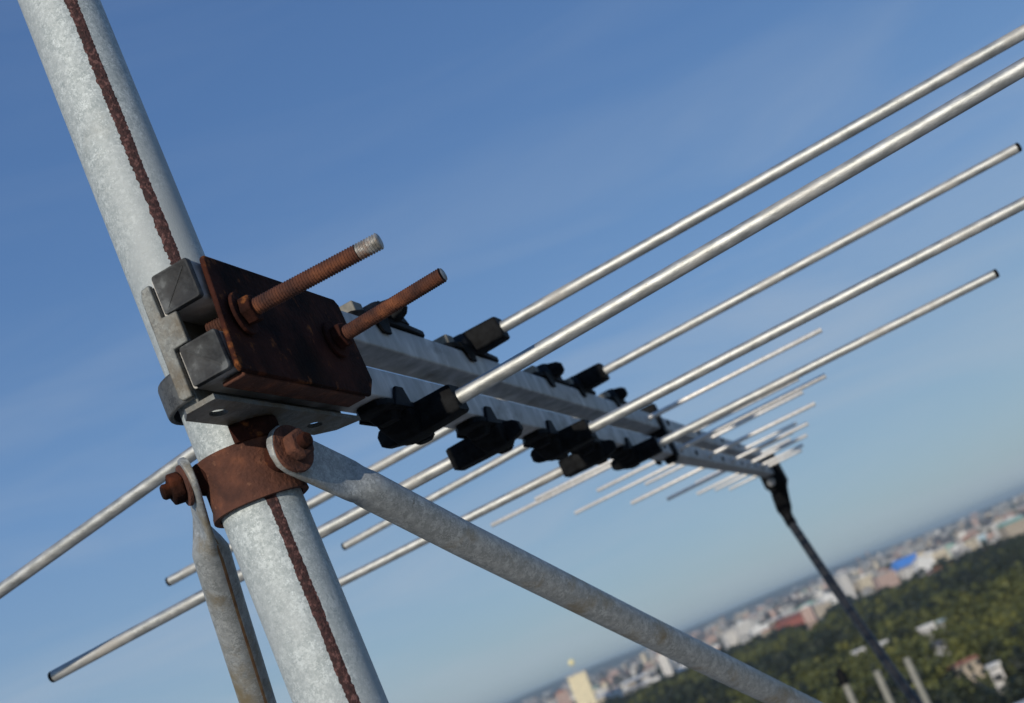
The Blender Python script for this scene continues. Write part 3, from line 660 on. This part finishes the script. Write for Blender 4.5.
# white metal roof edge just in the corner
cp = at_depth(1030, 706, 24)
t = wthing('roof_cabinet', (cp.x, cp.y, -6.4), 'pale blue-white cabinet cut by the lower right corner', 'cabinet')
mb = MB(); mb.box(-.35, 1.2, -.6, .6, 0, cp.z + 6.4); mb.build('body', bmat('cabinet_white', (.55, .62, .70)), t, .02)
mb = MB(); mb.box(-.4, 1.25, -.65, .65, cp.z + 6.402, cp.z + 6.45); mb.build('lid', WALLS[0], t, .01)

# ------------------------------------------------------------------ trees
def leafmat(name, c1, c2, c3):
    m = mat(name, c1, .75, 0, c2, c3, scale=.06, detail=8, pos=(.36, .66)); return m
LEAF = [leafmat('leaves_dark', (.005, .009, .003), (.028, .038, .009), (.013, .020, .006)), leafmat('leaves_olive', (.040, .048, .009), (.12, .12, .020), (.070, .078, .014))]
bark = mat('bark', (.09, .06, .04), .9, 0, (.16, .12, .09), scale=8)
def crown_arrays(cx, cy, cz, rad, hgt, nleaf, size, r_):
    k = r_.integers(5, 9)
    cen = np.stack([r_.normal(0, .42, k) * rad, r_.normal(0, .42, k) * rad, (r_.random(k) * .7) * hgt], 1); cr_ = rad * r_.uniform(.38, .62, k)
    idx = r_.integers(0, k, nleaf); dv = r_.normal(0, 1, (nleaf, 3)); dv /= np.linalg.norm(dv, axis=1)[:, None]
    rr = r_.random(nleaf) ** .33
    p = cen[idx] + dv * (cr_[idx] * rr)[:, None] * np.array([1, 1, .85])
    nrm = dv + r_.normal(0, .45, (nleaf, 3)); nrm /= np.linalg.norm(nrm, axis=1)[:, None]
    a = np.cross(nrm, r_.normal(0, 1, (nleaf, 3))); a /= np.linalg.norm(a, axis=1)[:, None]; b = np.cross(nrm, a)
    sz = size * r_.uniform(.6, 1.3, nleaf)[:, None]
    q = np.stack([p - a * sz - b * sz * .7, p + a * sz - b * sz * .7, p + a * sz * .8 + b * sz * .7, p - a * sz * .7 + b * sz * .8], 1).reshape(-1, 3)
    return q + np.array([cx, cy, cz])
def quads_obj(name, V, m, parent=None):
    me = bpy.data.meshes.new(name); nv = len(V); nf = nv // 4
    me.vertices.add(nv); me.vertices.foreach_set('co', V.astype(np.float32).ravel()); me.loops.add(nv); me.loops.foreach_set('vertex_index', np.arange(nv, dtype=np.int32))
    me.polygons.add(nf); me.polygons.foreach_set('loop_start', np.arange(0, nv, 4, dtype=np.int32)); me.polygons.foreach_set('loop_total', np.full(nf, 4, dtype=np.int32))
    me.update(calc_edges=True); me.materials.append(m); o = bpy.data.objects.new(name, me); COL.objects.link(o)
    if parent: o.parent = parent
    return o
parts = {0: [], 1: []}; singles = []
clear = [(hpt(px, py).x, hpt(px, py).y, r) for px, py, r in ((936, 652, 9), (950, 640, 9), (944, 668, 7), (890, 662, 8), (866, 668, 8), (972, 684, 10), (1007, 694, 7))]
dist = 240.0; nt_ = 0
while dist < 1500:
    step = 10.5 if dist < 700 else 12.5
    px = 380.0
    while px < 1200:
        px += step / dist * FPX * .92
        dj = dist + random.uniform(-4, 4); p = azd(px + random.uniform(-.3, .3) * step / dist * FPX, dj)
        edge = 1330 if px > 950 else 1130 + (px - 850) * 2 if px > 850 else 1130 if px > 780 else 1400
        if dj > edge * (1 + .03 * math.sin(px * .08)): continue
        if any(math.hypot(p.x - a, p.y - b) < r or (math.hypot(p.x, p.y) < math.hypot(a, b) and abs(p.x * b - p.y * a) / math.hypot(a, b) < r and math.hypot(p.x - a, p.y - b) < 40) for a, b, r in clear): continue
        if math.sin(p.x * .05 + 2 * math.sin(p.y * .02)) * math.sin(p.y * .043) > .80: continue
        big = math.sin(p.x * .021 + 1.3) * math.sin(p.y * .017) + random.uniform(-.5, .5)
        rad = random.uniform(4.6, 10) * (1 + .3 * big); hg = random.uniform(5, 12) * (1 + .3 * big)
        far = dist > 620; k = 1 if (math.sin(p.x * .013) + math.cos(p.y * .011 + .6) + random.uniform(-1.1, 1.1)) > .85 else 0
        if dist < 300 and 830 < px < 1060: singles.append((p, rad, hg, k)); continue
        zc = GZ + random.uniform(1.5, 3.5)
        parts[k].append(crown_arrays(p.x, p.y, zc, rad, hg, 75 if far else 190, 1.3 if far else .85, rng)); nt_ += 1
    dist += step * (.9 if dist < 700 else 1.15)
# scattered trees between the houses of the town
for i in range(1300):
    px = random.uniform(450, 1150); dj = 1300 * math.exp(random.random() * 1.5); p = azd(px, dj)
    if any(math.hypot(p.x - a, p.y - b) < c * .6 for a, b, c in FOOT): continue
    parts[0].append(crown_arrays(p.x, p.y, GZ + 1.5, random.uniform(5, 9), random.uniform(5, 9), 40, 2.0, rng))
for k in (0, 1):
    o = quads_obj('woodland', np.concatenate(parts[k]), LEAF[k]); setp(o, ('dark green' if k == 0 else 'lighter olive green') + ' tree crowns of the broad wood below the town', 'woodland', kind='stuff')
for p, rad, hg, k in singles:
    t = wthing('broadleaf_tree', (p.x, p.y, GZ), 'nearest blurred tree crowns of the wood along the bottom edge at the right', 'tree', 'nearest trees at the foot of the wood')
    quads_obj('crown', crown_arrays(0, 0, 3, rad, hg, 260, .65, rng), LEAF[k], t)
    mb = MB(); mb.tube([(0, 0, 0), (.1, 0, 3), (.2, .1, 6.5)], [.35, .27, .12], 8)
    for a in range(4): mb.tube([(.1, 0, 3 + a * .5), (1.8 * math.cos(a * 1.7), 1.8 * math.sin(a * 1.7), 6 + a * .4)], [.14, .05], 6)
    mb.build('trunk', bark, t)
print('trees', nt_, 'singles', len(singles), 'houses', cnt)

# ------------------------------------------------------------------ haze: even pale air round everything
HAZE = 7e-5
if HAZE:
    mb = MB(); mb.box(-27000, 27000, -3000, 27000, GZ - 1, 75); o = mb.build('haze', MATS['rust'], smooth=False); o.data.materials.clear()
    hz = bpy.data.materials.new('haze_air'); hz.use_nodes = True; t = hz.node_tree; t.nodes.clear()
    pv = N(t, 'ShaderNodeVolumePrincipled'); pv.inputs['Color'].default_value = (.74, .90, .96, 1); pv.inputs['Density'].default_value = HAZE; pv.inputs['Anisotropy'].default_value = .2
    oo = N(t, 'ShaderNodeOutputMaterial'); t.links.new(pv.outputs[0], oo.inputs['Volume']); o.data.materials.append(hz); setp(o, 'pale haze over the distant town and horizon', 'haze', kind='stuff')
